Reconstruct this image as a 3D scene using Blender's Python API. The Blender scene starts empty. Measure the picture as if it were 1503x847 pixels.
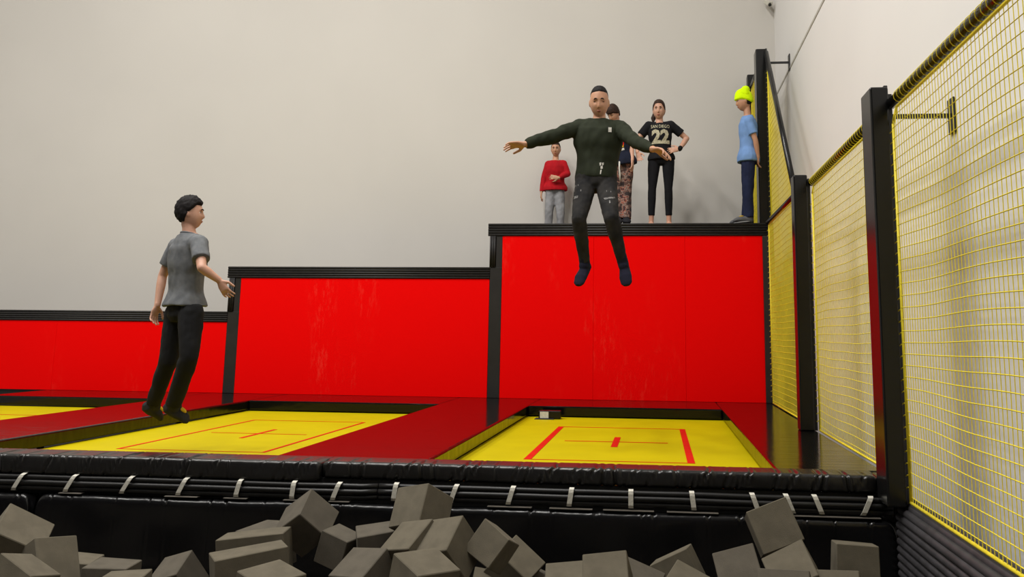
import bpy, bmesh, math, random
import numpy as np
from mathutils import Vector, Matrix, noise
from mathutils.bvhtree import BVHTree

random.seed(7)
scene = bpy.context.scene
COL = scene.collection
V = Vector
PI = math.pi

# ------------------------------------------------------------------ camera
W, H = 1503.0, 847.0
FPX, PPX, PPY = 1286.116, 830.324, 293.414
YAW, PITCH, ROLL = 0.1040, 0.1523, 0.0108
CAM = V((0, 0, 0.75))
def cam_axes():
    cy, sy, cp, sp = math.cos(YAW), math.sin(YAW), math.cos(PITCH), math.sin(PITCH)
    f = V((-sy*cp, cy*cp, sp)); r = V((cy, sy, 0)); u = r.cross(f)
    cr, sr = math.cos(ROLL), math.sin(ROLL)
    return cr*r + sr*u, -sr*r + cr*u, f
AR, AU, AF = cam_axes()
cd = bpy.data.cameras.new('camera'); cam = bpy.data.objects.new('camera', cd); COL.objects.link(cam)
cd.sensor_width = 36.0; cd.sensor_fit = 'HORIZONTAL'; cd.lens = FPX/W*36.0
cd.shift_x = (W/2-PPX)/W; cd.shift_y = (PPY-H/2)/W
cd.clip_start = 0.05; cd.clip_end = 100
m = Matrix((AR, AU, -AF)).transposed().to_4x4(); m.translation = CAM
cam.matrix_world = m
scene.camera = cam
def at(px, py, Y):
    """point of the place at depth Y that the photograph shows at (px, py)"""
    d = AR*((px-PPX)/FPX) - AU*((py-PPY)/FPX) + AF
    return CAM + d*(Y/d.y)

# ------------------------------------------------------------------ world, lights, exposure
wd = bpy.data.worlds.new('world'); scene.world = wd; wd.use_nodes = True
wd.node_tree.nodes['Background'].inputs[0].default_value = (0.9, 0.92, 1.0, 1)
wd.node_tree.nodes['Background'].inputs[1].default_value = 0.05
vs = scene.view_settings
vs.view_transform = 'Standard'; vs.look = 'None'; vs.gamma = 1.0; vs.use_curve_mapping = False
vs.exposure = 0.0
LAMP_POWER = 228.0
LAMP_COLOR = (1.0, 0.975, 0.93)
LAMP_SPOTS = [(x, y) for x in (-8.6, -5.3, -2.0) for y in (0.4, 3.4, 6.4)]
CEIL = 10.0

# ------------------------------------------------------------------ materials
def new_mat(name, color, rough=0.6, metal=0.0, spec=0.5, var=0.0, var_scale=8.0, bump=0.0, bump_scale=40.0,
            bump_stretch=(1, 1, 1), sss=0.0, ior=1.5, bump_dist=0.01, color2=None, lo=0.35, hi=0.65, detail=4.0):
    mt = bpy.data.materials.new(name); mt.use_nodes = True
    nt = mt.node_tree; b = nt.nodes['Principled BSDF']
    b.inputs['Base Color'].default_value = (*color, 1)
    b.inputs['Roughness'].default_value = rough; b.inputs['Metallic'].default_value = metal
    b.inputs['Specular IOR Level'].default_value = spec; b.inputs['IOR'].default_value = ior
    tc = nt.nodes.new('ShaderNodeTexCoord')
    if var > 0 or color2 is not None:
        n = nt.nodes.new('ShaderNodeTexNoise'); n.inputs['Scale'].default_value = var_scale; n.inputs['Detail'].default_value = detail
        nt.links.new(tc.outputs['Object'], n.inputs['Vector'])
        rp = nt.nodes.new('ShaderNodeValToRGB')
        c2 = color2 if color2 is not None else tuple(max(0, c*(1-var)) for c in color)
        c1 = color if color2 is not None else tuple(min(1, c*(1+var)) for c in color)
        rp.color_ramp.elements[0].position = lo; rp.color_ramp.elements[1].position = hi
        rp.color_ramp.elements[0].color = (*c1, 1); rp.color_ramp.elements[1].color = (*c2, 1)
        nt.links.new(n.outputs['Fac'], rp.inputs['Fac']); nt.links.new(rp.outputs['Color'], b.inputs['Base Color'])
    if bump > 0:
        mp = nt.nodes.new('ShaderNodeMapping'); mp.inputs['Scale'].default_value = bump_stretch
        nt.links.new(tc.outputs['Object'], mp.inputs['Vector'])
        n2 = nt.nodes.new('ShaderNodeTexNoise'); n2.inputs['Scale'].default_value = bump_scale; n2.inputs['Detail'].default_value = 3
        nt.links.new(mp.outputs['Vector'], n2.inputs['Vector'])
        bp = nt.nodes.new('ShaderNodeBump'); bp.inputs['Strength'].default_value = bump; bp.inputs['Distance'].default_value = bump_dist
        nt.links.new(n2.outputs['Fac'], bp.inputs['Height']); nt.links.new(bp.outputs['Normal'], b.inputs['Normal'])
    if sss > 0:
        b.inputs['Subsurface Weight'].default_value = sss
        b.inputs['Subsurface Radius'].default_value = (0.01, 0.004, 0.002)
    return mt

M = {}
M['wall'] = new_mat('plaster_white', (0.555, 0.530, 0.492), 0.85, var=0.025, var_scale=0.5, bump=0.06, bump_scale=60, bump_dist=0.004)
M['wall_r'] = new_mat('panel_white', (0.70, 0.685, 0.67), 0.7, var=0.02, var_scale=0.6, bump=0.03, bump_scale=40, bump_dist=0.003)
M['groove'] = new_mat('grey_joint', (0.42, 0.40, 0.36), 0.8, var=0.1)
M['ceil'] = new_mat('ceiling_grey', (0.38, 0.38, 0.38), 0.9, var=0.04, var_scale=1)
M['hall'] = new_mat('dark_hall_paint', (0.07, 0.07, 0.075), 0.8, var=0.1, var_scale=1)
M['concrete'] = new_mat('concrete', (0.14, 0.135, 0.13), 0.8, var=0.15, var_scale=4, bump=0.1)
M['vinyl'] = new_mat('black_vinyl', (0.003, 0.003, 0.003), 0.14, spec=0.33, bump=0.34, bump_scale=4.0, bump_stretch=(0.5, 3.0, 1), bump_dist=0.014)
M['vinyl_front'] = new_mat('black_vinyl_folded', (0.004, 0.004, 0.0045), 0.25, spec=0.35, bump=0.2, bump_scale=14, bump_dist=0.006)
M['vinyl_edge'] = new_mat('charcoal_vinyl', (0.011, 0.0105, 0.010), 0.27, spec=0.4, bump=0.25, bump_scale=11, bump_stretch=(2.2, 1, 0.6), bump_dist=0.008)
M['vinyl_post'] = new_mat('black_vinyl_post', (0.005, 0.005, 0.005), 0.24, spec=0.35, bump=0.10, bump_scale=7, bump_dist=0.006)
M['ribfoam'] = new_mat('black_rib_foam', (0.012, 0.011, 0.011), 0.55, spec=0.35, var=0.25, var_scale=20)
M['tube'] = new_mat('black_foam_tube', (0.006, 0.0057, 0.0055), 0.42, spec=0.3, var=0.2, var_scale=20)
M['ribside'] = new_mat('charcoal_rib_foam', (0.030, 0.028, 0.031), 0.55, var=0.25, var_scale=14)
M['band'] = new_mat('black_band_vinyl', (0.016, 0.014, 0.013), 0.45, spec=0.4, var=0.15, var_scale=6)
M['tie'] = new_mat('white_strap', (0.55, 0.53, 0.46), 0.6, var=0.12, var_scale=90)
M['strip'] = new_mat('pale_strip', (0.15, 0.135, 0.115), 0.6, var=0.15, var_scale=10)
M['steel'] = new_mat('black_steel', (0.015, 0.015, 0.015), 0.45, var=0.1)
M['yellow_cord'] = new_mat('yellow_cord', (0.74, 0.60, 0.02), 0.55, var=0.10, var_scale=30)
M['mat'] = new_mat('yellow_mat', (0.47, 0.38, 0.0), 0.6, spec=0.08, var=0.04, var_scale=3, bump=0.15, bump_scale=260, bump_dist=0.001)
M['line'] = new_mat('red_print', (0.56, 0.012, 0.004), 0.6, spec=0.08, var=0.05)
M['foam'] = new_mat('grey_foam', (0.104, 0.090, 0.065), 0.95, spec=0.2, var=0.10, var_scale=14, bump=0.35, bump_scale=220, bump_dist=0.002)
M['foam_b'] = new_mat('grey_foam_dark', (0.085, 0.074, 0.057), 0.95, spec=0.2, var=0.10, var_scale=14, bump=0.35, bump_scale=220, bump_dist=0.002)
M['dark'] = new_mat('dark_frame', (0.012, 0.012, 0.012), 0.7, var=0.1)
M['lamp_body'] = new_mat('lamp_housing', (0.5, 0.5, 0.5), 0.5, var=0.05)

def red_panel_mat():
    mt = bpy.data.materials.new('red_panel'); mt.use_nodes = True
    nt = mt.node_tree; b = nt.nodes['Principled BSDF']; b.inputs['Roughness'].default_value = 0.5
    b.inputs['Specular IOR Level'].default_value = 0.04
    tc = nt.nodes.new('ShaderNodeTexCoord')
    mp = nt.nodes.new('ShaderNodeMapping'); mp.inputs['Scale'].default_value = (1.7, 1, 0.42)
    nt.links.new(tc.outputs['Object'], mp.inputs['Vector'])
    n1 = nt.nodes.new('ShaderNodeTexNoise'); n1.inputs['Scale'].default_value = 0.9; n1.inputs['Detail'].default_value = 2
    n2 = nt.nodes.new('ShaderNodeTexNoise'); n2.inputs['Scale'].default_value = 11; n2.inputs['Detail'].default_value = 8; n2.inputs['Roughness'].default_value = 0.75
    nt.links.new(mp.outputs['Vector'], n1.inputs['Vector']); nt.links.new(mp.outputs['Vector'], n2.inputs['Vector'])
    r1 = nt.nodes.new('ShaderNodeValToRGB'); r1.color_ramp.elements[0].position = 0.53; r1.color_ramp.elements[1].position = 0.68
    r2 = nt.nodes.new('ShaderNodeValToRGB'); r2.color_ramp.elements[0].position = 0.52; r2.color_ramp.elements[1].position = 0.74
    nt.links.new(n1.outputs['Fac'], r1.inputs['Fac']); nt.links.new(n2.outputs['Fac'], r2.inputs['Fac'])
    mu = nt.nodes.new('ShaderNodeMath'); mu.operation = 'MULTIPLY'
    nt.links.new(r1.outputs['Color'], mu.inputs[0]); nt.links.new(r2.outputs['Color'], mu.inputs[1])
    mu2 = nt.nodes.new('ShaderNodeMath'); mu2.operation = 'MULTIPLY'; mu2.inputs[1].default_value = 0.26
    nt.links.new(mu.outputs[0], mu2.inputs[0])
    mx = nt.nodes.new('ShaderNodeMix'); mx.data_type = 'RGBA'
    mx.inputs['A'].default_value = (0.80, 0.0012, 0.0012, 1); mx.inputs['B'].default_value = (0.86, 0.13, 0.08, 1)
    nt.links.new(mu2.outputs[0], mx.inputs['Factor']); nt.links.new(mx.outputs['Result'], b.inputs['Base Color'])
    return mt
M['red'] = red_panel_mat()

# ------------------------------------------------------------------ mesh helpers
class MB:
    def __init__(s): s.v = []; s.f = []
    def add(s, vs, fs):
        o = len(s.v); s.v.extend([tuple(x) for x in vs]); s.f.extend([tuple(i+o for i in f) for f in fs])
    def box(s, x0, x1, y0, y1, z0, z1):
        s.add([(x0,y0,z0),(x1,y0,z0),(x1,y1,z0),(x0,y1,z0),(x0,y0,z1),(x1,y0,z1),(x1,y1,z1),(x0,y1,z1)],
              [(0,3,2,1),(4,5,6,7),(0,1,5,4),(1,2,6,5),(2,3,7,6),(3,0,4,7)])
    def rings(s, rings, cap=True, closed=False):
        n = len(rings[0]); o = len(s.v)
        for r in rings: s.v.extend([tuple(p) for p in r])
        k = len(rings)
        for i in range(k if closed else k-1):
            a = o+i*n; b = o+((i+1) % k)*n
            for j in range(n):
                s.f.append((a+j, a+(j+1) % n, b+(j+1) % n, b+j))
        if cap and not closed:
            s.f.append(tuple(o+j for j in reversed(range(n)))); s.f.append(tuple(o+(k-1)*n+j for j in range(n)))
    def tube(s, pts, r, n=8, cap=True):
        pts = [V(p) for p in pts]; rings = []
        rr = r if isinstance(r, (list, tuple)) else [r]*len(pts)
        ref = None
        for i, p in enumerate(pts):
            d = (pts[min(i+1, len(pts)-1)] - pts[max(i-1, 0)]).normalized()
            if ref is None: ref = V((0, 0, 1)) if abs(d.z) < 0.9 else V((1, 0, 0))
            a = d.cross(ref)
            if a.length < 1e-4: a = d.cross(V((0.3, 1, 0.2)))
            a.normalize(); b = a.cross(d).normalized(); ref = b
            rings.append([p + (a*math.cos(t) + b*math.sin(t))*rr[i] for t in [2*PI*j/n for j in range(n)]])
        s.rings(rings, cap)
    def ellip(s, c, ax, ay, az, nu=16, nv=10):
        c = V(c); rings = []
        for i in range(nv+1):
            t = -PI/2 + PI*i/nv
            t = max(-PI/2+0.02, min(PI/2-0.02, t))
            rings.append([c + V(az)*math.sin(t) + (V(ax)*math.cos(2*PI*j/nu) + V(ay)*math.sin(2*PI*j/nu))*math.cos(t) for j in range(nu)])
        s.rings(rings)
    def capsule(s, p0, r0, p1, r1, n=14):
        p0, p1 = V(p0), V(p1); d = p1-p0; L = d.length
        if L < 1e-5: return
        d /= L; ref = V((0, 0, 1)) if abs(d.z) < 0.8 else V((1, 0, 0))
        a = d.cross(ref).normalized(); b = d.cross(a).normalized(); rings = []
        for t in (-86, -60, -30, 0):
            q = math.radians(t); rings.append([p0 + d*(r0*math.sin(q)) + (a*math.cos(2*PI*j/n)+b*math.sin(2*PI*j/n))*(r0*math.cos(q)) for j in range(n)])
        for t in (0, 30, 60, 86):
            q = math.radians(t); rings.append([p1 + d*(r1*math.sin(q)) + (a*math.cos(2*PI*j/n)+b*math.sin(2*PI*j/n))*(r1*math.cos(q)) for j in range(n)])
        s.rings(rings)
    def chain(s, pts, rad):
        for i in range(len(pts)-1): s.capsule(pts[i], rad[i], pts[i+1], rad[i+1])
    def mesh(s, name):
        me = bpy.data.meshes.new(name); me.from_pydata(s.v, [], s.f); me.update(); return me
    def build(s, name, mat, parent=None, smooth=False, fixn=True):
        me = s.mesh(name)
        if fixn:
            bm = bmesh.new(); bm.from_mesh(me); bmesh.ops.recalc_face_normals(bm, faces=bm.faces); bm.to_mesh(me); bm.free()
        return link(name, me, mat, parent, smooth)

def link(name, me, mat, parent=None, smooth=False):
    if mat is not None:
        me.materials.clear(); me.materials.append(M[mat] if isinstance(mat, str) else mat)
    if smooth:
        me.polygons.foreach_set('use_smooth', [True]*len(me.polygons))
    o = bpy.data.objects.new(name, me); COL.objects.link(o)
    if parent is not None: o.parent = parent
    return o
def tag(o, label, cat, group=None, kind=None):
    if label: o['label'] = label
    if cat: o['category'] = cat
    if group: o['group'] = group
    if kind: o['kind'] = kind
    return o
def struct(o): o['kind'] = 'structure'; return o
def thing(name, label, cat, loc=(0, 0, 0), group=None):
    e = bpy.data.objects.new(name, None); COL.objects.link(e); e.location = loc; e.empty_display_size = 0.1
    return tag(e, label, cat, group)
def keep(o, parent):
    """parent o (built in world coordinates) to an unrotated parent"""
    o.parent = parent; o.location = V(o.location) - V(parent.location); return o
def rbox(name, x0, x1, y0, y1, z0, z1, r, mat, parent=None, seg=3, smooth=True):
    bm = bmesh.new(); bmesh.ops.create_cube(bm, size=1.0)
    for v in bm.verts:
        v.co = V(((x0+x1)/2 + v.co.x*(x1-x0), (y0+y1)/2 + v.co.y*(y1-y0), (z0+z1)/2 + v.co.z*(z1-z0)))
    if r > 0: bmesh.ops.bevel(bm, geom=bm.edges[:], offset=r, segments=seg, affect='EDGES', profile=0.5)
    me = bpy.data.meshes.new(name); bm.to_mesh(me); bm.free()
    o = link(name, me, mat, None, False)
    if parent is not None: keep(o, parent)
    return o

# ------------------------------------------------------------------ the room
XW, YB, FLOOR = 1.66, 12.0, -1.5
XL, YF = -14.0, -7.0
def slab(name, x0, x1, y0, y1, z0, z1, mat):
    b = MB(); b.box(x0, x1, y0, y1, z0, z1); return struct(b.build(name, mat))
slab('floor', XL, XW, YF, YB, FLOOR-0.2, FLOOR, 'concrete')
slab('wall_back', XL, XW+0.2, YB, YB+0.2, FLOOR, CEIL, 'wall')
slab('wall_right', XW, XW+0.2, YF, YB, FLOOR, CEIL, 'wall_r')
slab('wall_left', XL-0.2, XL, YF, YB, FLOOR, CEIL, 'wall')
slab('wall_front', XL, XW, YF-0.2, YF, FLOOR, CEIL, 'hall')
slab('ceiling', XL, XW, YF, YB, CEIL, CEIL+0.2, 'ceil')
b = MB(); b.box(XW-0.006, XW+0.002, YF, YB, 4.03, 4.06); struct(b.build('trim_1', 'groove'))
b = MB(); b.box(XW-0.006, XW+0.002, YF, YB, 6.2, 6.23); struct(b.build('trim_2', 'groove'))

for i, (x, y) in enumerate(LAMP_SPOTS):
    t = thing('ceiling_lamp', 'long pale ceiling lamp hanging high above the hall', 'lamp', (x, y, CEIL-0.35), 'ceiling lamps')
    bb = MB(); bb.box(-0.3, 0.3, -0.8, 0.8, 0.0, 0.08); bb.build('housing', 'lamp_body', t)
    for yy in (-0.6, 0.58):
        bb = MB(); bb.box(-0.01, 0.01, yy, yy+0.02, 0.08, 0.35); bb.build('hanger', 'steel', t)
    ld = bpy.data.lights.new('lamp_light', 'AREA'); ld.shape = 'RECTANGLE'; ld.size = 0.55; ld.size_y = 1.5
    ld.energy = LAMP_POWER; ld.color = LAMP_COLOR
    lo = bpy.data.objects.new('lamp_light', ld); COL.objects.link(lo); lo.parent = t; lo.location = (0, 0, -0.01)

# ------------------------------------------------------------------ red wall blocks with ribbed edges
YWALL = 10.42
def wall_block(label, x0, x1, top, band, panels, z_low, rib_n):
    t = thing('wall_block', label, 'wall block', ((x0+x1)/2, YWALL, 0), 'red padded wall blocks')
    rbox('core', x0, x1, YWALL+0.03, YB-0.005, -0.30, top-0.012, 0, 'band', t, smooth=False)
    # red panels, thin joints between them
    for a, c in panels:
        rbox('panel', a+0.0008, c-0.0008, YWALL-0.005, YWALL+0.03, 0.0, top-band, 0.0015, 'red', t, 1, smooth=False)
    # ribbed foam edge along the top
    h = band/rib_n
    for k in range(rib_n):
        z = top - h*(k+0.5)
        bb = MB(); bb.tube([(x0-0.03, YWALL-0.005, z), (x1+0.0, YWALL-0.005, z)], h*0.53, 10)
        keep(bb.build('rib', 'ribfoam', None, True), t)
    # ribbed foam up the free left edge
    if z_low is not None:
        for k in range(3):
            x = x0 + 0.0 + 0.024*(k+0.2)
            bb = MB(); bb.tube([(x, YWALL-0.01, z_low), (x, YWALL-0.01, top-band)], 0.0125, 10)
            keep(bb.build('edge_rib', 'ribfoam', None, True), t)
    # plain black upright at the left edge
    rbox('upright', x0, x0+(0.145 if z_low is None or True else 0), YWALL-0.012, YWALL+0.03, 0.0, (z_low if z_low else top-band), 0.004, 'band', t, 1, smooth=False)
    if z_low is not None:
        rbox('upright', x0+0.07, panels[0][0], YWALL-0.008, YWALL+0.03, z_low, top-band, 0.003, 'band', t, 1, smooth=False)
    rbox('deck_cover', x0, x1, YWALL, YB-0.01, top-0.012, top, 0.004, 'band', t, 1, smooth=False)
    return t
TALL, MID, LOW = 2.07, 1.54, 0.984
bt = wall_block('tallest red padded wall block, people standing on its black ribbed top', -1.995, 1.37, TALL, 0.152,
           [(-1.850, -0.745), (-0.745, 0.335), (0.335, 1.238)], MID, 5)
rbox('upright', 1.238, 1.37, YWALL-0.03, YWALL+0.03, 0.0, TALL-0.152, 0.004, 'band', bt, 1, smooth=False)
wall_block('middle-height red padded wall block with black ribbed edge, empty top', -5.262, -1.998, MID, 0.142,
           [(-5.120, -1.998)], LOW, 5)
wall_block('lowest red padded wall block, left of the middle one', -10.5, -5.265, LOW, 0.13,
           [(-10.36, -7.50), (-7.50, -5.265)], None, 5)

# ------------------------------------------------------------------ trampolines and pads
DECKF, OPF, OPB = 5.08, 5.32, 9.40
MATZ = -0.113
TR = [(-1.36, 0.67), (-4.44, -2.32), (-7.54, -5.42)]
def line_quad(name, x0, x1, y0, y1, parent):
    bb = MB(); bb.box(x0, x1, y0, y1, MATZ+0.0005, MATZ+0.0025); return keep(bb.build(name, 'line'), parent)
labels_t = ['yellow trampoline with red box and cross under the jumper in the green sweater',
            'yellow trampoline with red box and cross under the boy in grey shirt',
            'yellow trampoline at the far left edge, only its corner showing']
for (x0, x1), lb in zip(TR, labels_t):
    xc, yc = (x0+x1)/2+0.01, 7.36
    t = thing('trampoline', lb, 'trampoline', (xc, yc, FLOOR), 'row of yellow trampolines')
    bb = MB(); bb.box(x0-0.02, x1+0.02, OPF-0.05, OPB+0.08, MATZ-0.012, MATZ); keep(bb.build('mat', 'mat'), t)
    # steel frame and legs under the pads
    bb = MB()
    for yy in (OPF-0.12, OPB+0.15):
        bb.tube([(x0-0.12, yy, -0.16), (x1+0.12, yy, -0.16)], 0.03, 8)
    for xx in (x0-0.12, x1+0.12):
        bb.tube([(xx, OPF-0.12, -0.16), (xx, OPB+0.15, -0.16)], 0.03, 8)
        for yy in (OPF-0.1, 7.3, OPB+0.13): bb.tube([(xx, yy, FLOOR), (xx, yy, -0.16)], 0.028, 8)
    keep(bb.build('frame', 'dark', None, True), t)
    wq = 0.54
    ya, yb = yc-1.12, yc+1.10
    ws, wt, wc = (0.052, 0.016, 0.026) if x0 > -2 else (0.026, 0.011, 0.017)      # printed line widths
    line_quad('side_line', xc-wq-ws, xc-wq, ya, yb, t); line_quad('side_line', xc+wq, xc+wq+ws, ya, yb, t)
    line_quad('cross_line', xc-wq, xc+wq, ya, ya+wt, t); line_quad('cross_line', xc-wq, xc+wq, yb-wt*1.5, yb, t)
    line_quad('centre_mark', xc-wc, xc+wc, yc-0.33, yc+0.33, t); line_quad('centre_line', xc-0.42, xc-wc, yc-wt*0.8, yc+wt*0.8, t)
    line_quad('centre_line', xc+wc, xc+0.42, yc-wt*0.8, yc+wt*0.8, t)
def deck_pad(label, x0, x1, y0, y1, z1=0.0, z0=-0.10, r=0.014):
    o = rbox('deck_pad', x0, x1, y0, y1, z0, z1, r, 'vinyl', None, 3); o.location = (0, 0, 0)
    return tag(o, label, 'pad', 'glossy black deck pads')
deck_pad('glossy black deck pad beside the net, right of the right trampoline', 0.67, 1.285, OPF, YWALL-0.02)
deck_pad('glossy black deck pad between the two big trampolines', -2.32, -1.36, OPF, YWALL-0.02)
deck_pad('glossy black deck pad left of the boy in the grey shirt', -5.42, -4.44, OPF, YWALL-0.02)
deck_pad('glossy black deck pad along the foot of the tallest red wall', -1.358, 0.668, OPB, YWALL-0.02)
deck_pad('glossy black deck pad along the foot of the middle red wall', -4.438, -2.322, OPB, YWALL-0.02)
deck_pad('glossy black deck pad along the foot of the lowest red wall', -7.54, -5.422, OPB, YWALL-0.02)

def folded_pad(name, label, cat, x0, x1, profile, seed, n_creases, amp, mat, group=None, slope=1.0, sag=0.0):
    """a padded roll: profile (y, z) swept along x, with pinched diagonal creases"""
    rnd = random.Random(seed); L = x1-x0
    cr = []
    for i in range(n_creases):
        cr.append((x0 + L*(i+0.5+rnd.uniform(-0.42, 0.42))/n_creases, rnd.uniform(-0.15, 1.0)*slope*0.07, rnd.uniform(0.004, 0.010), amp*rnd.uniform(0.35, 1.0)))
    n = int(L/0.006); rings = []
    cen = V((0, sum(p[0] for p in profile)/len(profile), sum(p[1] for p in profile)/len(profile)))
    for i in range(n+1):
        x = x0 + L*i/n
        e = min(x-x0, x1-x); er = 1.0 - 0.22*math.exp(-(e/0.012)) if e < 0.06 else 1.0
        ring = []
        for j, (y, z) in enumerate(profile):
            s = (z - cen.z)/0.06
            d = 0.0
            for (cx, k, w, a) in cr:
                q = (x-cx-k*s)/w
                if abs(q) < 5:
                    d -= a*math.exp(-q*q); d += a*0.35*math.exp(-((abs(q)-2.2)/1.2)**2)
            d += 0.0035*noise.noise(V((x*4, seed, s*0.5))) + 0.0015*noise.noise(V((x*19, seed+3, s)))
            dirv = V((0, y-cen.y, z-cen.z)); front = 1.0 if y < cen.y+0.02 else 0.35
            p = V((x, y, z)) + dirv.normalized()*d*front
            p.z += sag*noise.noise(V((x*1.3, seed*2.0, 0)))
            if y < cen.y: p = V((p.x, cen.y + (p.y-cen.y)*(0.5+0.5*er), cen.z + (p.z-cen.z)*er))
            ring.append(p)
        rings.append(ring)
    bb = MB(); bb.rings(rings)
    o = bb.build(name, mat, None, True)
    if label: tag(o, label, cat, group)
    return o
def round_profile(y0, y1, z0, z1, r, n=4):
    pts = []
    for (cy, cz, a0) in ((y0+r, z1-r, 90), (y0+r, z0+r, 180), (y1-r, z0+r, 270), (y1-r, z1-r, 0)):
        for k in range(n+1):
            a = math.radians(a0 + 90*k/n); pts.append((cy+r*math.cos(a), cz+r*math.sin(a)))
    # extra points down the front face so creases can run across it
    out = []
    for i, p in enumerate(pts):
        q = pts[(i+1) % len(pts)]; out.append(p)
        d = math.hypot(q[0]-p[0], q[1]-p[1])
        for k in range(1, int(d/0.03)+1):
            t = k/(int(d/0.03)+1); out.append((p[0]+(q[0]-p[0])*t, p[1]+(q[1]-p[1])*t))
    return out
folded_pad('edge_pad', 'black creased edge pad in front of the right trampoline, above the pit', 'pad', -1.94, 1.19,
           round_profile(5.10, OPF+0.004, -0.092, 0.004, 0.022), 3, 30, 0.015, 'vinyl_edge', 'creased edge pads')
folded_pad('edge_pad', 'black creased edge pad in front of the left trampoline, above the pit', 'pad', -5.25, -1.946,
           round_profile(5.07, OPF+0.004, -0.110, 0.004, 0.022), 5, 28, 0.015, 'vinyl_edge', 'creased edge pads')
rbox('edge_pad', 1.195, 1.345, 5.07, 5.31, -0.23, -0.004, 0.02, 'vinyl_edge')
tag(bpy.data.objects['edge_pad.002'], 'short black corner pad at the foot of the nearest tall post', 'pad', 'creased edge pads')

# tubes tied along the pit edge
def tube_bundle(label, x0, x1, ties, seed, strips):
    t = thing('tube_bundle', label, 'foam tubes', ((x0+x1)/2, 5.05, -0.15), 'foam tubes tied along the pit edge')
    for k, (dz, dy) in enumerate(((-0.117, 0.012), (-0.146, 0.0), (-0.176, 0.008))):
        pts = []
        n = 40
        for i in range(n+1):
            x = x0+(x1-x0)*i/n
            pts.append((x, 5.065+dy, dz - 0.004 + 0.003*noise.noise(V((x*2.5, seed+k*0.4, 0))) - (0.006 if x < -1.6 else 0)))
        bb = MB(); bb.tube(pts, 0.0165, 12); keep(bb.build('foam_tube', 'tube', None, True), t)
    for x, lean in ties:
        bb = MB(); dz = -0.006 if x < -1.6 else 0
        pr = [(0.0, -0.096), (-0.019, -0.104), (-0.023, -0.12), (-0.0225, -0.146), (-0.021, -0.18), (-0.012, -0.196), (0.01, -0.2)]
        rings = []
        for (dy, z) in pr:
            xx = x + lean*(z+0.15)
            rings.append([(xx-0.0135, 5.067+dy-0.001, z+dz), (xx+0.0135, 5.067+dy-0.001, z+dz), (xx+0.0135, 5.067+dy+0.003, z+dz), (xx-0.0135, 5.067+dy+0.003, z+dz)])
        bb.rings(rings); keep(bb.build('tie', 'tie'), t)
    for (a, c) in strips:
        bb = MB(); bb.box(a, c, 5.042, 5.08, -0.210, -0.2065); keep(bb.build('strip', 'strip'), t)
    return t
tube_bundle('three black foam tubes strapped together, right of the joint behind the foam cubes', -1.585, 1.26,
            [(-1.487, 0.15), (-1.148, 0.35), (-0.821, 0.3), (-0.484, 0.15), (-0.147, 0.0), (0.193, -0.12), (0.531, -0.35), (0.714, -0.4), (0.866, -0.4), (1.12, 0.45)], 1,
            [(-0.95, -0.70), (-0.60, -0.36), (-0.30, -0.02), (0.05, 0.33), (0.62, 1.19)])
tube_bundle('three black foam tubes strapped together with white ties, left half of the pit edge', -5.25, -1.592,
            [(-3.79, 0.6), (-3.46, 0.6), (-3.107, 0.6), (-2.763, 0.5), (-2.419, 0.25), (-2.088, 0.12), (-1.834, 0.4), (-4.13, 0.6)], 2,
            [(-3.52, -3.38), (-2.86, -2.66), (-2.5, -2.36), (-2.14, -2.0), (-1.87, -1.75)])

# lower pit wall pads
folded_pad('pit_wall_pad', 'wide glossy black vinyl pad lining the pit wall behind the foam cubes', 'pad', -3.66, 1.275,
           round_profile(5.035, 5.12, -1.42, -0.219, 0.03, 5), 9, 26, 0.008, 'vinyl_front', 'pit wall pads', slope=0.05, sag=0.006)
folded_pad('pit_wall_pad', 'glossy black vinyl pit wall pad at the far left edge', 'pad', -5.25, -3.69,
           round_profile(5.035, 5.12, -1.42, -0.219, 0.03, 5), 11, 8, 0.008, 'vinyl_front', 'pit wall pads', slope=0.05, sag=0.006)
b = MB(); b.box(-5.25, 1.36, 5.13, 5.16, -1.5, -0.095)  # added dark sheet, stops light showing through between edge pad and tubes
tag(b.build('gap_blocker', 'dark'), 'added dark board blocking light through the gap behind the tied foam tubes', 'board')
# ribbed padding along the right side of the pit
t = thing('ribbed_side_padding', 'charcoal ribbed foam padding running along the pit below the net', 'padding', (1.3, 4.0, -0.6))
zz = -0.112; xx = 1.335
prof = [(1.345, -0.112), (1.31, -0.128), (1.285, -0.152)] + [(1.275, -0.187-0.0405*k) for k in range(14)]
for (x, z) in prof:
    bb = MB(); bb.tube([(x, yy, z) for yy in (0.4, 1.5, 2.5, 3.5, 4.3, 5.0)], 0.0215, 10)
    keep(bb.build('foam_tube', 'ribside', None, True), t)
bb = MB(); bb.box(1.29, 1.40, 0.4, 5.0, -1.45, -0.13); keep(bb.build('backing', 'dark'), t)
b = MB(); b.box(-5.25, -5.2, 0.4, 5.0, -1.5, -0.1)
tag(b.build('pit_side_board', 'dark'), 'dark board closing the left side of the foam pit', 'board')

# small black tag block lying on the right trampoline
t = thing('black_block', 'small black block with a pale sticker on the yellow mat', 'block', (-1.10, 9.22, MATZ))
o = rbox('body', -0.115, 0.115, -0.07, 0.06, 0.003, 0.085, 0.012, 'vinyl_post', t); o.location = (0, 0, 0); o.rotation_euler = (0, 0, 0.05)
o = rbox('base', -0.15, 0.05, -0.11, 0.02, 0.0, 0.008, 0.003, 'dark', t, 1); o.location = (0, 0, 0)
bb = MB(); bb.box(-0.10, -0.012, -0.0735, -0.0695, 0.012, 0.076); o = bb.build('sticker', 'tie', t); o.rotation_euler = (0, 0, 0.05)

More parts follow.
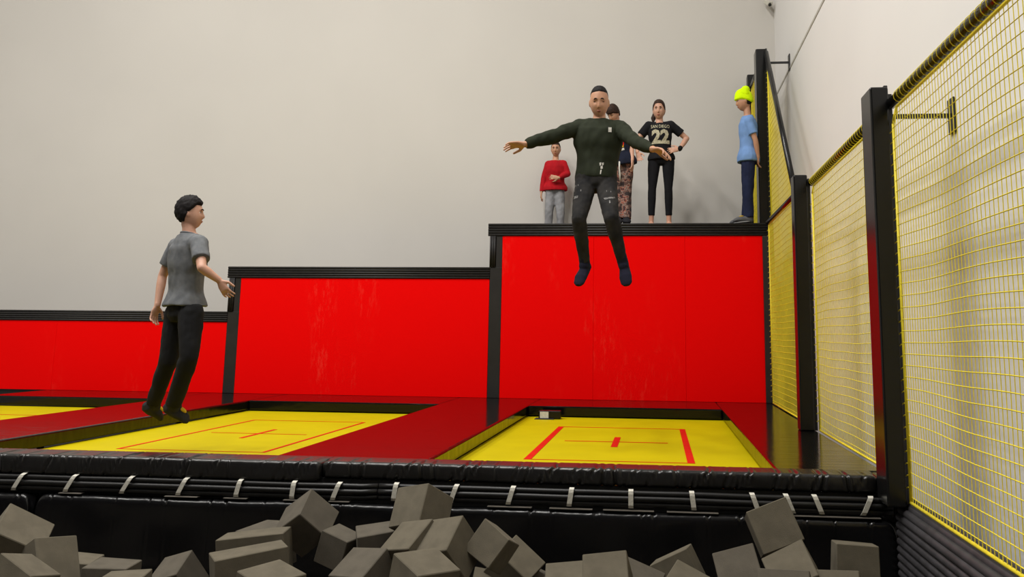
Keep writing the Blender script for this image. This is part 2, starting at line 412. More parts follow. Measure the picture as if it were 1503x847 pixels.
# ------------------------------------------------------------------ posts, nets
XN = 1.30
def post(label, x0, x1, y0, y1, z0, z1, arm_z=None, r=0.012):
    t = thing('padded_post', label, 'post', ((x0+x1)/2, (y0+y1)/2, z0), 'black padded net posts')
    rbox('pad_sleeve', x0, x1, y0, y1, z0, z1, r, 'vinyl_post', t)
    bb = MB(); bb.box(x0+0.03, x1+0.03, y0+0.05, y1-0.04, z0, z1-0.03); keep(bb.build('steel_core', 'steel'), t)
    if arm_z is not None:
        ym = (y0+y1)/2
        bb = MB(); bb.box(x1, XW-0.012, ym-0.012, ym+0.012, arm_z-0.012, arm_z+0.012); keep(bb.build('arm', 'steel'), t)
        rbox('wall_plate', XW-0.014, XW-0.002, ym-0.05, ym+0.05, arm_z-0.10, arm_z+0.10, 0.003, 'steel', t, 1)
        rbox('clamp_plate', x1-0.004, x1+0.018, ym-0.03, ym+0.03, arm_z-0.06, z1+0.03, 0.003, 'steel', t, 1)
    return t
post('nearest tall black padded post, at the corner of the foam pit', 1.185, 1.285, 4.87, 5.095, -0.12, 2.13, 1.985)
post('black padded post between the two yellow nets, halfway along', 1.15, 1.265, 7.42, 7.58, 0.0, 2.10)
post('tall black padded post at the front corner of the high platform', 1.235, 1.365, 10.62, 10.84, TALL, 4.27, 4.12)
post('black padded post in the back corner, behind the yellow beanie', 1.24, 1.345, 11.70, 11.86, TALL, 4.27)

CELL, CELL_Y = 0.061, 0.043
def net(label, poly, seed, tubes, bind=True, lace=(), x=XN):
    """poly: convex outline in (y, z); cords on a square grid clipped to it"""
    ys = [p[0] for p in poly]; zs = [p[1] for p in poly]
    t = thing('safety_net', label, 'net', (x, min(ys), min(zs)), 'yellow safety nets')
    def clip(axis, c):
        hit = []
        for i in range(len(poly)):
            a, b2 = poly[i], poly[(i+1) % len(poly)]
            if (a[axis]-c)*(b2[axis]-c) < 0:
                u = (c-a[axis])/(b2[axis]-a[axis]); hit.append(a[1-axis]+(b2[1-axis]-a[1-axis])*u)
        return (min(hit), max(hit)) if len(hit) >= 2 else None
    def wob(y, z):
        ex = 1.0
        return V((x + 0.012*noise.noise(V((y*1.1, z*1.1, seed))), y + 0.006*noise.noise(V((y*2, z*2, seed+5))), z + 0.016*noise.noise(V((y*1.3, z*1.7, seed+9)))))
    bb = MB()
    y = min(ys)+CELL*0.5
    while y < max(ys):
        h = clip(0, y)
        if h:
            n = max(1, int((h[1]-h[0])/0.14)); bb.tube([wob(y, h[0]+(h[1]-h[0])*i/n) for i in range(n+1)], 0.0020, 4, False)
        y += CELL_Y
    z = min(zs)+CELL*0.5
    while z < max(zs):
        h = clip(1, z)
        if h:
            n = max(1, int((h[1]-h[0])/0.14)); bb.tube([wob(h[0]+(h[1]-h[0])*i/n, z) for i in range(n+1)], 0.0026, 4, False)
        z += CELL
    o = keep(bb.build('netting', 'yellow_cord', None, False, False), t); o['kind'] = 'stuff'
    bb = MB(); k = len(poly)
    for i in range(k):
        a, b2 = poly[i], poly[(i+1) % k]; bb.tube([(x, a[0], a[1]), (x, b2[0], b2[1])], 0.0085, 6)
    keep(bb.build('border_rope', 'yellow_cord', None, True), t)
    for (a, c) in tubes:
        bb = MB(); bb.tube([(x, a[0], a[1]), (x, c[0], c[1])], 0.030, 12); keep(bb.build('padded_tube', 'vinyl_post', None, True), t)
    # lacing: loops round tubes / hooks to posts
    bb = MB()
    for (a, c, mode) in lace:
        a, c = V((x, *a)), V((x, *c)); L = (c-a).length; d = (c-a)/L; n = int(L/CELL); nx = V((1, 0, 0)); up = d.cross(nx)
        for i in range(n):
            p = a + d*(CELL*(i+0.5))
            if mode == 'loop':
                rr = 0.0335; pts = [p + nx*(rr*math.cos(q)) + up*(rr*math.sin(q)) + d*(0.012*math.sin(q)) for q in [2*PI*j/12 for j in range(13)]]
                bb.tube(pts, 0.0023, 4, False)
            else:
                pts = [p, p + V((-0.004, mode*0.022, 0.004)), p + V((-0.016, mode*0.038, -0.006))]
                bb.tube(pts, 0.0035, 4, False)
    if lace:
        o = keep(bb.build('lacing', 'yellow_cord', None, False, False), t); o['kind'] = 'stuff'
    return t
NT = 2.035
net('nearest yellow rope net panel, right of the tall corner post beside the foam pit',
    [(1.2, -0.09), (4.86, -0.09), (4.86, NT-0.12), (4.78, NT-0.045), (1.2, NT-0.045)], 1, [((1.2, NT), (4.9, NT))],
    lace=[((1.2, NT), (4.78, NT), 'loop'), ((4.86, -0.05), (4.86, NT-0.1), 1)])
net('yellow rope net panel between the two shorter black posts, beside the right trampoline',
    [(5.12, 0.01), (7.40, 0.01), (7.40, NT-0.10), (7.34, NT-0.045), (5.12, NT-0.045)], 2, [((5.10, NT), (7.44, NT))],
    lace=[((5.12, NT), (7.38, NT), 'loop'), ((7.40, 0.05), (7.40, NT-0.1), 1)])
net('yellow rope net panel at the far end, low, beside the tallest red wall',
    [(7.62, 0.01), (10.28, 0.01), (10.28, NT-0.0), (7.62, NT-0.0)], 3, [((7.58, NT+0.03), (10.34, NT+0.03))],
    lace=[((10.28, 0.05), (10.28, NT), 1)])
net('slanting yellow rope net triangle under the sloping tube of the far tall post',
    [(8.75, NT+0.07), (10.50, NT+0.07), (10.50, 4.02)], 4, [((10.62, 4.22), (8.62, NT+0.04))],
    lace=[((10.50, NT+0.1), (10.50, 4.0), 1)], x=1.36)
net('narrow yellow rope net between the two posts on the high platform',
    [(10.86, TALL+0.03), (11.68, TALL+0.03), (11.68, 4.05), (10.86, 4.05)], 5, [((10.84, 4.08), (11.70, 4.08))], lace=[], x=1.29)

# small camera in the back corner
t = thing('security_camera', 'small pale security camera with dark lens high in the back corner', 'camera', (1.56, 11.9, 5.36))
o = rbox('body', -0.03, 0.03, -0.12, 0.06, -0.03, 0.03, 0.01, 'tie', t); o.location = (0, 0, 0); o.rotation_euler = (0.5, 0, 0.3)
bb = MB(); bb.tube([(0.015, -0.13, -0.085), (0.02, -0.09, -0.06)], 0.022, 12); bb.build('lens', 'steel', t)
bb = MB(); bb.tube([(0, 0.02, 0.0), (0, 0.098, 0.03)], 0.012, 8); bb.build('bracket', 'lamp_body', t)

# ------------------------------------------------------------------ foam pit
# centre x, y, z, euler x, y, z, long-axis factor, size factor
CUBES = [
    (-1.815,4.590,-0.230, -2.263,-0.525,1.622, 1.00, 1.00),
    (-1.172,4.466,-0.137, -2.613,0.231,2.661, 1.00, 1.00),
    (-1.143,4.250,-0.272, -0.190,-0.529,1.174, 1.00, 1.00),
    (-1.400,4.500,-0.325, 0.060,-0.100,0.350, 1.00, 1.00),
    (-0.971,4.204,-0.249, -0.262,-0.627,1.288, 1.00, 1.00),
    (-0.949,3.671,-0.259, -3.123,-0.249,2.377, 1.00, 1.00),
    (-1.341,4.130,-0.377, -0.105,-0.473,1.228, 1.00, 1.00),
    (-0.769,4.233,-0.233, -0.529,-0.367,-1.794, 1.00, 0.80),
    (-0.722,4.529,-0.413, -2.441,-0.244,1.260, 1.00, 1.00),
    (-0.579,4.531,-0.542, -2.838,-0.053,1.357, 1.00, 1.00),
    (-0.435,4.462,-0.487, -2.662,-0.105,0.032, 1.00, 1.00),
    (-0.214,4.058,-0.335, -2.348,-0.143,-0.035, 1.00, 1.00),
    (-0.103,4.335,-0.446, -2.463,0.345,-0.186, 1.00, 1.00),
    (0.107,4.569,-0.410, -1.484,0.471,3.047, 1.00, 1.00),
    (0.120,4.209,-0.417, -2.628,0.381,-0.334, 1.00, 0.95),
    (0.385,4.367,-0.369, -2.324,-0.288,-0.050, 1.00, 1.00),
    (0.550,4.461,-0.156, -1.912,-0.366,0.078, 1.00, 1.00),
    (0.603,4.124,-0.300, -2.504,-0.463,-0.060, 1.00, 1.00),
    (0.511,3.778,-0.311, -2.315,-0.057,-0.233, 1.00, 1.00),
    (0.756,4.013,-0.365, -2.301,-0.046,-0.247, 1.00, 1.00),
    (0.939,4.537,-0.331, -1.717,0.045,-0.067, 1.00, 1.00),
    (-2.069,4.697,-0.380, 3.036,0.066,2.703, 1.00, 1.06),
    (-1.976,4.356,-0.337, -1.608,-0.112,0.198, 1.60, 1.00),
    (-1.844,4.024,-0.335, -1.614,-0.084,0.573, 1.60, 1.00),
    (-2.412,4.448,-0.500, -0.357,-0.496,1.563, 1.00, 0.90),
    (-1.581,3.639,-0.322, 3.101,-0.119,2.502, 1.00, 1.00),
    (-3.081,4.105,-0.280, -2.674,0.522,0.641, 1.00, 1.15),
    (-3.560,4.568,-0.433, 0.640,-0.024,1.697, 1.00, 1.00),
    (-2.875,4.084,-0.362, -2.109,0.125,1.121, 1.00, 1.00),
    (-2.768,3.754,-0.351, -2.876,-0.450,3.004, 1.00, 0.94),
    (-2.563,4.104,-0.442, -0.034,0.058,0.168, 1.00, 1.00),
    (-2.373,3.898,-0.429, 0.008,-0.017,0.180, 1.00, 0.94),
    (-3.053,4.575,-0.543, 0.030,0.080,0.235, 1.00, 1.00),
    (-1.625,4.560,-0.344, 0.301,-0.024,1.377, 1.00, 0.80),
    (-0.836,4.461,-0.505, -2.605,0.201,0.174, 1.00, 0.80),
    (-2.300,4.450,-0.600, -0.040,0.152,1.207, 1.00, 1.00),
]
CUBE_LABELS = [
    'grey foam cube balanced on one corner, peak just left of the split in the tubes',
    'highest grey foam cube in the pit, overlapping the tied tubes near the middle',
    'flat-topped pale foam cube just below the highest cube',
    'pale flat foam cube tucked behind and left of the highest cube',
    'big foam cube with pale top and dark right side below the highest cube',
    'foam cube at the bottom edge with pale top, below the big centre cube',
    'foam cube at the bottom edge with pale sloping top, left of centre',
    'dark foam cube with a pale rim leaning right of the big centre cube',
    'foam cube with one long pale edge sloping down to the right of the dark-faced cube',
    'half-buried pale foam cube at the bottom, right of the dark-faced cube',
    'low foam cube half sunk between the sloping cube and the square-faced pair',
    'square-faced foam cube standing upright, left one of the pair right of centre',
    'foam cube leaning against the right side of the upright square-faced cube',
    'foam cube with thin pale rim tipped like a roof, right of the leaning cube',
    'dark foam cube corner poking up in front of the roof-tipped cube',
    'foam cube with pale square face left of the topmost cube on the right side',
    'topmost foam cube on the right side, tilted square face covering a white tie',
    'dark foam cube directly below the tilted topmost cube on the right',
    'foam cube cut by the bottom edge under the right-hand tilted cube',
    'foam cube at the bottom edge just left of the lone upright right-hand cube',
    'lone upright foam cube beside the ribbed side padding at the far right',
    'flat pale foam cube touching the left of the cube balanced on its corner',
    'long foam block lying level below the corner-balanced cube, upper of two',
    'long foam block lying level below the corner-balanced cube, lower of two',
    'foam cube with pale sloping top and chipped dark right side, left of the long blocks',
    'flat pale-topped foam cube at the bottom edge in front of the long blocks',
    'dark tilted foam cube highest at the far left, under the tubes',
    'pale foam cube cut by the left edge of the picture',
    'upright dark foam cube with ragged top, right of the dark tilted cube at far left',
    'foam cube with pale sloping top at the bottom left corner',
    'flat pale-topped foam cube alone before the dark pit wall, left part of the pit',
    'flat foam cube at the bottom edge before the lone flat one on the left',
    'half-hidden foam cube behind the upright ragged one on the left',
    'shadowed foam cube behind and right of the corner-balanced cube',
    'small-looking foam cube deep in the gap right of the big centre cube',
    'low foam cube left of the chipped sloping cube, mostly hidden',
]
def foam_mesh(seed, fx, s=0.2):
    rnd = random.Random(seed); bm = bmesh.new(); bmesh.ops.create_cube(bm, size=s)
    for v in bm.verts:
        v.co.x *= fx
        v.co += V((rnd.uniform(-1, 1), rnd.uniform(-1, 1), rnd.uniform(-1, 1)))*0.004
    bmesh.ops.bevel(bm, geom=bm.edges[:], offset=0.0035, segments=1, affect='EDGES')
    me = bpy.data.meshes.new('foam_cube'); bm.to_mesh(me); bm.free(); return me
for i, (x, y, z, ex, ey, ez, fx, sz) in enumerate(CUBES):
    o = link('foam_cube', foam_mesh(i, fx, 0.2*sz), 'foam' if i % 3 else 'foam_b')
    o.location = (x, y, z); o.rotation_euler = (ex, ey, ez)
    tag(o, CUBE_LABELS[i], 'foam cube', 'grey foam cubes in the pit')
rnd = random.Random(4)
shared = [foam_mesh(100+k, 1.0) for k in range(4)]
for me in shared: me.materials.append(M['foam_b'])
k = 0
for ix in range(24):
    for iy in range(4):
        x = -3.95 + ix*0.222 + rnd.uniform(-0.02, 0.02); y = 4.80 - iy*0.235 + rnd.uniform(-0.01, 0.01)
        if x > 1.1: continue
        z = -0.745 + rnd.uniform(-0.01, 0.01)
        o = link('foam_cube', shared[k % 4], None); k += 1
        o.location = (x, y, z); o.rotation_euler = (rnd.uniform(-.04, .04), rnd.uniform(-.04, .04), rnd.uniform(-.15, .15))
        tag(o, 'dark grey foam cube buried beneath the top layer of the pit', 'foam cube', 'buried foam cubes')
b = MB(); b.box(-5.19, 1.24, 0.4, 5.0, FLOOR, -0.86)
tag(b.build('foam_mattress', 'foam_b'), 'grey foam mattress beneath the cubes in the pit', 'mattress')

# ------------------------------------------------------------------ people
def bake(mb, voxel, smooth_it, fold=0.0, fold_scale=(9, 9, 5), seed=0, fac=0.5):
    me = mb.mesh('tmp'); o = bpy.data.objects.new('tmp', me); COL.objects.link(o)
    r = o.modifiers.new('r', 'REMESH'); r.mode = 'VOXEL'; r.voxel_size = voxel; r.adaptivity = 0
    s = o.modifiers.new('s', 'SMOOTH'); s.factor = fac; s.iterations = smooth_it
    dg = bpy.context.evaluated_depsgraph_get(); dg.update()
    res = bpy.data.meshes.new_from_object(o.evaluated_get(dg))
    bpy.data.objects.remove(o); bpy.data.meshes.remove(me)
    if fold > 0:
        n = len(res.vertices); co = np.empty(n*3); no = np.empty(n*3)
        res.vertices.foreach_get('co', co); res.vertices.foreach_get('normal', no)
        co = co.reshape(-1, 3); no = no.reshape(-1, 3)
        d = np.array([noise.noise(V((c[0]*fold_scale[0]+seed, c[1]*fold_scale[1], c[2]*fold_scale[2]+c[0]*4)))
                      + 0.5*noise.noise(V((c[0]*fold_scale[0]*2.3, c[1]*fold_scale[1]*2.3+seed, c[2]*fold_scale[2]*2.8-c[0]*7))) for c in co])
        co += no*(d*fold)[:, None]
        res.vertices.foreach_set('co', co.ravel()); res.update()
    res.polygons.foreach_set('use_smooth', [True]*len(res.polygons))
    return res

def loft(mb, stations, n=20):
    """stations: (centre, right vec * rx, fwd vec * ry)"""
    mb.rings([[V(c) + V(a)*math.cos(2*PI*j/n) + V(b2)*math.sin(2*PI*j/n) for j in range(n)] for c, a, b2 in stations])

def head_local(d, s=1.0):
    """unit direction (right, fwd, up) -> point on a head of height 1 centred at 0"""
    x, y, z = d
    px = x*0.292; py = y*(0.385 if y > 0 else 0.42); pz = z*0.5
    if z > 0:
        q = min(1.35, max(0.05, math.hypot(x, y))**-0.22); px *= q; py *= q
    if z < 0:
        t = -z
        px *= 1 + 0.05*t - 0.36*t**2.4
        if y < 0: py *= 1 - 0.45*t
        else: py = 0.385*(y**(1-0.42*min(1, t*1.6)))*(1-0.10*t)
    if y > 0:
        g = lambda cx, cz, sx, sz: math.exp(-((x-cx)/sx)**2 - ((z-cz)/sz)**2)*min(1, y*2)
        py -= 0.055*(g(0.40, 0.00, 0.17, 0.10) + g(-0.40, 0.00, 0.17, 0.10))
        py += 0.018*(g(0.35, 0.20, 0.25, 0.08) + g(-0.35, 0.20, 0.25, 0.08))
        zt = -0.32
        nz = math.exp(-((z-zt)/0.07)**2) if z < zt else math.exp(-((z-zt)/0.24)**2)
        py += 0.085*nz*math.exp(-(x/0.13)**2)*min(1, y*2)
        py += 0.022*g(0, -0.56, 0.22, 0.05) + 0.020*g(0, -0.67, 0.2, 0.05) - 0.014*g(0, -0.615, 0.25, 0.025)
        py += 0.012*g(0, -0.86, 0.3, 0.10)
        py += 0.010*(g(0.45, -0.30, 0.2, 0.16) + g(-0.45, -0.30, 0.2, 0.16))
    return V((px, py, pz))

def sphere_dirs(nu, nv):
    out = []
    for i in range(nv+1):
        t = -PI/2 + PI*i/nv; t = max(-PI/2+0.02, min(PI/2-0.02, t))
        out.append([(math.cos(t)*math.cos(2*PI*j/nu), math.cos(t)*math.sin(2*PI*j/nu), math.sin(t)) for j in range(nu)])
    return out

def hand(mb, wrist, d, palm, s, side, curl=0.35, spread=0.16, thumb_out=0.9):
    """d: finger direction, palm: direction the palm faces, side: +1 puts the thumb along d x palm"""
    d = V(d).normalized(); palm = (V(palm) - d*V(palm).dot(d)).normalized(); w = d.cross(palm).normalized()*side
    wrist = V(wrist)
    loft(mb, [(wrist-d*0.02*s, w*0.026*s, palm*0.019*s), (wrist+d*0.015*s, w*0.029*s, palm*0.018*s),
              (wrist+d*0.05*s, w*0.040*s, palm*0.016*s), (wrist+d*0.088*s, w*0.040*s, palm*0.013*s), (wrist+d*0.098*s, w*0.034*s, palm*0.009*s)], 14)
    for k, (off, ln) in enumerate(((0.031, 0.072), (0.0105, 0.082), (-0.0105, 0.076), (-0.031, 0.060))):
        p = wrist + d*(0.088*s) + w*(off*s)
        ang = spread*(off/0.02)
        fd = (d*math.cos(ang) + w*math.sin(ang)).normalized(); r = 0.0092*s; c = 0.0
        pts = [p - fd*0.015*s]; rr = [r]
        for j, q in enumerate((0.45, 0.32, 0.23)):
            c += curl*(1.0+0.15*k); dd = (fd*math.cos(c) + palm*math.sin(c)).normalized()
            p = p + dd*(ln*q*1.05*s); pts.append(p); rr.append(r*(1-0.07*(j+1)))
        mb.chain(pts, rr)
    p = wrist + d*(0.022*s) + w*(0.024*s)
    td = (d*0.75 + w*thumb_out + palm*0.25).normalized()
    p1 = p + td*(0.045*s); td2 = (d*1.0 + w*0.35*thumb_out + palm*0.35).normalized(); p2 = p1 + td2*(0.032*s); p3 = p2 + td2*(0.022*s)
    mb.chain([p, p1, p2, p3], [0.0135*s, 0.0115*s, 0.0100*s, 0.0085*s])

SKIN = {}
def skin(name, c): 
    SKIN[name] = new_mat('skin_'+name, c, 0.55, var=0.06, var_scale=12, sss=0.12); return SKIN[name]

class Person:
    def __init__(s, label, J, Hh, k, face, skin_mat, voxel=0.005, girth=1.0, head_up=None, chest=1.0):
        """J: joints in world space; Hh: head height; k: limb thickness scale; face: facing direction of the head"""
        s.J = J = {a: V(b2) for a, b2 in J.items()}; s.Hh = Hh; s.k = k; s.voxel = voxel; s.g = girth; s.chest = chest
        s.rs = (J['shR']-J['shL']).normalized(); s.rh = (J['hipR']-J['hipL']).normalized()
        s.pel = (J['hipR']+J['hipL'])/2; s.spine = (J['neck']-s.pel).normalized(); s.L = (J['neck']-s.pel).length
        f = V(face).normalized(); up = V(head_up) if head_up else V((0, 0, 1))
        s.hr = f.cross(up).normalized(); s.hf = f; s.hu = s.hr.cross(f).normalized()
        base = s.pel.copy(); base.z = min(J['anR'].z, J['anL'].z)-0.08
        s.root = bpy.data.objects.new('person', None); COL.objects.link(s.root); s.root.location = base; s.root.empty_display_size = 0.2
        tag(s.root, label, 'person'); s.sm = skin_mat
    def hp(s, d, out=0.0):
        p = head_local(d); n = V(d)
        p = p*s.Hh + n.normalized()*out
        return s.J['head'] + s.hr*p.x + s.hf*p.y + s.hu*p.z
    def hl(s, x, y, z):
        return s.J['head'] + (s.hr*x + s.hf*y + s.hu*z)*s.Hh
    def part(s, name, me_or_mb, mat, smooth=True):
        if isinstance(me_or_mb, MB): o = me_or_mb.build(name, mat, None, smooth)
        else: o = link(name, me_or_mb, mat, None, smooth)
        return keep(o, s.root)
    def torso_stations(s, inf, t0=-0.12, t1=1.0, scale=1.0, flare=0.0):
        # t along the spine: 0 pelvis .. 1 neck base
        key = [(-0.16, 0.100, 0.085), (-0.06, 0.155, 0.110), (0.06, 0.160, 0.112), (0.28, 0.138, 0.098), (0.42, 0.140, 0.100), (0.62, 0.162, 0.115), (0.78, 0.168, 0.112), (0.88, 0.150, 0.090), (0.95, 0.105, 0.072), (1.0, 0.066, 0.062)]
        out = []; k = s.k*s.g
        n = 26
        for i in range(n+1):
            t = t0 + (t1-t0)*i/n
            for a, b2 in zip(key, key[1:]):
                if a[0] <= t <= b2[0]:
                    u = (t-a[0])/(b2[0]-a[0]); u = u*u*(3-2*u); rx, ry = a[1]+(b2[1]-a[1])*u, a[2]+(b2[2]-a[2])*u; break
            else: rx, ry = key[-1][1:] if t > 1 else key[0][1:]
            tt = max(0, min(1, t)); r = (s.rh*(1-tt) + s.rs*tt).normalized(); fw = s.spine.cross(r).normalized(); r = fw.cross(s.spine).normalized()
            fl = flare*max(0.0, min(1.0, (0.24-t)/0.2))
            c = s.pel + s.spine*(s.L*t)
            rx *= 1 + (s.chest-1)*max(0.0, min(1.0, (t-0.15)/0.4))*max(0.0, min(1.0, (1.0-t)/0.15))
            out.append((c, r*(rx*k*scale+inf+fl), fw*(ry*k*scale+inf+fl*0.8)))
        return out
    def body(s, handR, handL, feet=True, shoes=False):
        J, k = s.J, s.k; mb = MB()
        loft(mb, s.torso_stations(0.0))
        for sd in 'RL':
            sh, el, wr = J['sh'+sd], J['el'+sd], J['wr'+sd]
            mb.chain([sh, sh.lerp(el, 0.45), el, el.lerp(wr, 0.3), wr], [0.050*k, 0.044*k, 0.037*k, 0.038*k, 0.0255*k])
            mb.capsule(sh, 0.052*k, s.pel + s.spine*(s.L*0.86), 0.06*k)
            hi, kn, an = J['hip'+sd], J['kn'+sd], J['an'+sd]
            mb.chain([hi, hi.lerp(kn, 0.4), kn, kn.lerp(an, 0.3), an], [0.076*k, 0.066*k, 0.044*k, 0.043*k, 0.032*k])
            to = J['to'+sd]; fd = (to-an).normalized(); wv = fd.cross((kn-an).normalized()).normalized(); hv = wv.cross(fd).normalized()
            if feet:
                heel = an - fd*0.03*k - hv*0.04*k
                loft(mb, [(heel-fd*0.012*k, wv*0.018*k, hv*0.018*k), (heel+fd*0.01*k, wv*0.032*k, hv*0.034*k), (heel+fd*0.07*k + hv*0.008*k, wv*0.036*k, hv*0.036*k),
                          (to - fd*0.07*k - hv*0.02*k, wv*0.044*k, hv*0.024*k), (to - fd*0.02*k - hv*0.026*k, wv*0.040*k, hv*0.016*k), (to - hv*0.028*k, wv*0.022*k, hv*0.010*k)], 14)
                mb.capsule(an, 0.036*k, heel + fd*0.03*k + hv*0.01*k, 0.034*k)
        hb = s.hl(0, -0.10, -0.30)
        mb.chain([J['neck'] - s.spine*0.03, J['neck'].lerp(hb, 0.6), hb], [0.060*k, 0.050*k, 0.050*k])
        mb.rings([[s.hp(d) for d in row] for row in sphere_dirs(48, 36)])
        for sg in (-1, 1):
            c = s.hl(0.300*sg, -0.03, -0.03)
            mb.ellip(c, s.hr*(0.030*s.Hh), (s.hf*0.065 - s.hu*0.01)*s.Hh, (s.hu*0.115 + s.hf*0.01)*s.Hh, 10, 8)
        if handR: hand(mb, J['wrR'], *handR)
        if handL: hand(mb, J['wrL'], *handL)
        s.body_o = s.part('body', bake(mb, s.voxel, 3), s.sm)
        return s
    def face(s, brow, lip, iris, eyes_open=True, mouth=1.0):
        Hh = s.Hh
        for sg in (-1, 1):
            d = V((0.40*sg, 0.90, 0.01)).normalized(); p = s.hp(d, -0.012*Hh)
            mb = MB(); mb.ellip(p, s.hr*0.062*Hh, s.hf*0.035*Hh, s.hu*(0.032 if eyes_open else 0.017)*Hh, 12, 8)
            e = s.part('eye', mb, 'eye_white' if eyes_open else 'lash')
            if eyes_open:
                mb = MB(); mb.ellip(p + s.hf*0.018*Hh, s.hr*0.030*Hh, s.hf*0.022*Hh, s.hu*0.030*Hh, 10, 6)
                i = mb.build('iris', iris, None, True); i.parent = e
                mb = MB(); mb.tube([s.hp(V((x*sg, 0.9, 0.060-0.12*(x-0.4)**2)).normalized(), 0.001) for x in (0.28, 0.34, 0.40, 0.46, 0.52)], 0.009*Hh, 6); l = mb.build('eyelash', 'lash', None, True); l.parent = e
            mb = MB(); mb.tube([s.hp(V((x*sg, 0.9, zc)).normalized(), 0.003) for x, zc in ((0.17, 0.165), (0.28, 0.195), (0.42, 0.205), (0.55, 0.15))], [0.010*Hh, 0.019*Hh, 0.018*Hh, 0.009*Hh], 6)
            s.part('eyebrow', mb, brow)
        mb = MB()
        for zc, rr in ((-0.575, 0.020), (-0.650, 0.026)):
            mb.tube([s.hp(V((x*mouth, 0.85, zc-0.10*abs(x)*0)).normalized(), 0.001) for x in (-0.24, -0.13, 0, 0.13, 0.24)], [0.008*Hh, rr*Hh*0.85, rr*Hh, rr*Hh*0.85, 0.008*Hh], 6)
        s.part('lips', mb, lip)
    def hair(s, mat, line, thick, rough=0.0, seed=0, name='hair', extra=None):
        """line(az, z): signed amount inside the hair (>0); az 0 = front, PI = back"""
        mb = MB(); rows = []
        for row in sphere_dirs(64, 44):
            rr = []
            for d in row:
                az = abs(math.atan2(d[0], d[1])); q = line(az, d[2]); m2 = max(0.0, min(1.0, 0.5 + q*7)); m2 = m2*m2*(3-2*m2)
                th = thick(az, d[2]) if callable(thick) else thick
                nn = rough*noise.noise(V((d[0]*9+seed, d[1]*9, d[2]*4))) + rough*0.7*noise.noise(V((d[0]*22, d[1]*22+seed, d[2]*9)))
                p = s.hp(d, (th + nn)*m2*s.Hh - 0.03*s.Hh*(1-m2))
                rr.append(p)
            rows.append(rr)
        mb.rings(rows)
        if extra: extra(mb)
        return s.part(name, mb, mat)
    def shirt(s, mat, sleeve, hem=-0.10, inf=0.016, fold=0.005, seed=0, cuff=0.0, vox=0.0075, collar=None, name='shirt', sl_r=1.0, flare=0.03):
        J, k = s.J, s.k; mb = MB()
        st = s.torso_stations(inf, hem, 0.985, flare=flare)
        loft(mb, st)
        for sd in 'RL':
            sh, el, wr = J['sh'+sd], J['el'+sd], J['wr'+sd]
            mb.capsule(sh, 0.058*k+inf*0.5, s.pel + s.spine*(s.L*0.84), 0.07*k+inf*0.5)
            mb.capsule(sh, 0.055*k+inf*0.4, J['neck'] - s.spine*(0.03*k), 0.045*k)
            if sleeve == 'long':
                e = el.lerp(wr, 0.97)
                mb.chain([sh, sh.lerp(el, 0.45), el, el.lerp(wr, 0.5)], [0.058*k*sl_r+inf*0.4, 0.052*k*sl_r+inf*0.4, 0.044*k*sl_r+inf*0.5, 0.040*k*sl_r+inf*0.5])
                a = el.lerp(wr, 0.5); dd = (wr-el).normalized(); q = dd.cross(V((0.2, 0.5, 0.9))).normalized(); q2 = dd.cross(q)
                r1, r2 = 0.040*k*sl_r+inf*0.5, 0.031*k+inf*0.35
                loft(mb, [(a, q*r1, q2*r1), (el.lerp(wr, 0.85), q*r2*1.05, q2*r2*1.05), (e, q*r2, q2*r2)], 14)
            else:
                e = sh.lerp(el, 0.66); dd = (el-sh).normalized(); q = dd.cross(V((0.2, 0.5, 0.9))).normalized(); q2 = dd.cross(q)
                r1, r2 = 0.058*k+inf*0.4, 0.056*k+inf*0.5
                loft(mb, [(sh-dd*0.01, q*r1, q2*r1), (sh.lerp(el, 0.35), q*r1, q2*r1), (e, q*r2, q2*r2)], 16)
        s.shirt_o = s.part(name, bake(mb, vox, 4, fold, seed=seed), mat)
        # collar ring
        mb = MB(); c = J['neck'] - s.spine*(0.012*k); fw = s.spine.cross(s.rs).normalized(); r = fw.cross(s.spine)
        pts = [c + r*(0.070*k*math.cos(a)) + fw*(0.066*k*math.sin(a)) - s.spine*(0.014*k*math.sin(a)) for a in [2*PI*j/24 for j in range(25)]]
        mb.tube(pts, 0.010*k, 8); s.part('collar', mb, collar or mat)
    def trousers(s, mat, end=1.0, rad=(0.094, 0.086, 0.066, 0.062, 0.050), fold=0.005, seed=0, vox=0.0075, top=0.10, inf=0.010, name='trousers'):
        J, k = s.J, s.k; mb = MB()
        loft(mb, s.torso_stations(inf, -0.15, top))
        for sd in 'RL':
            hi, kn, an = J['hip'+sd], J['kn'+sd], J['an'+sd]; e = kn.lerp(an, end)
            mb.chain([hi.lerp(kn, 0.05), hi.lerp(kn, 0.4), kn, kn.lerp(an, 0.4*end)], [rad[0]*k*0.95, rad[1]*k, rad[2]*k, rad[3]*k])
            dd = (an-kn).normalized(); q = dd.cross(V((0.9, 0.3, 0.1))).normalized(); q2 = dd.cross(q)
            loft(mb, [(kn.lerp(an, 0.35*end), q*rad[3]*k, q2*rad[3]*k), (kn.lerp(an, 0.8*end), q*rad[4]*k*1.04, q2*rad[4]*k*1.04), (e, q*rad[4]*k, q2*rad[4]*k)], 16)
        s.trous_o = s.part(name, bake(mb, vox, 4, fold, (12, 12, 8), seed), mat)
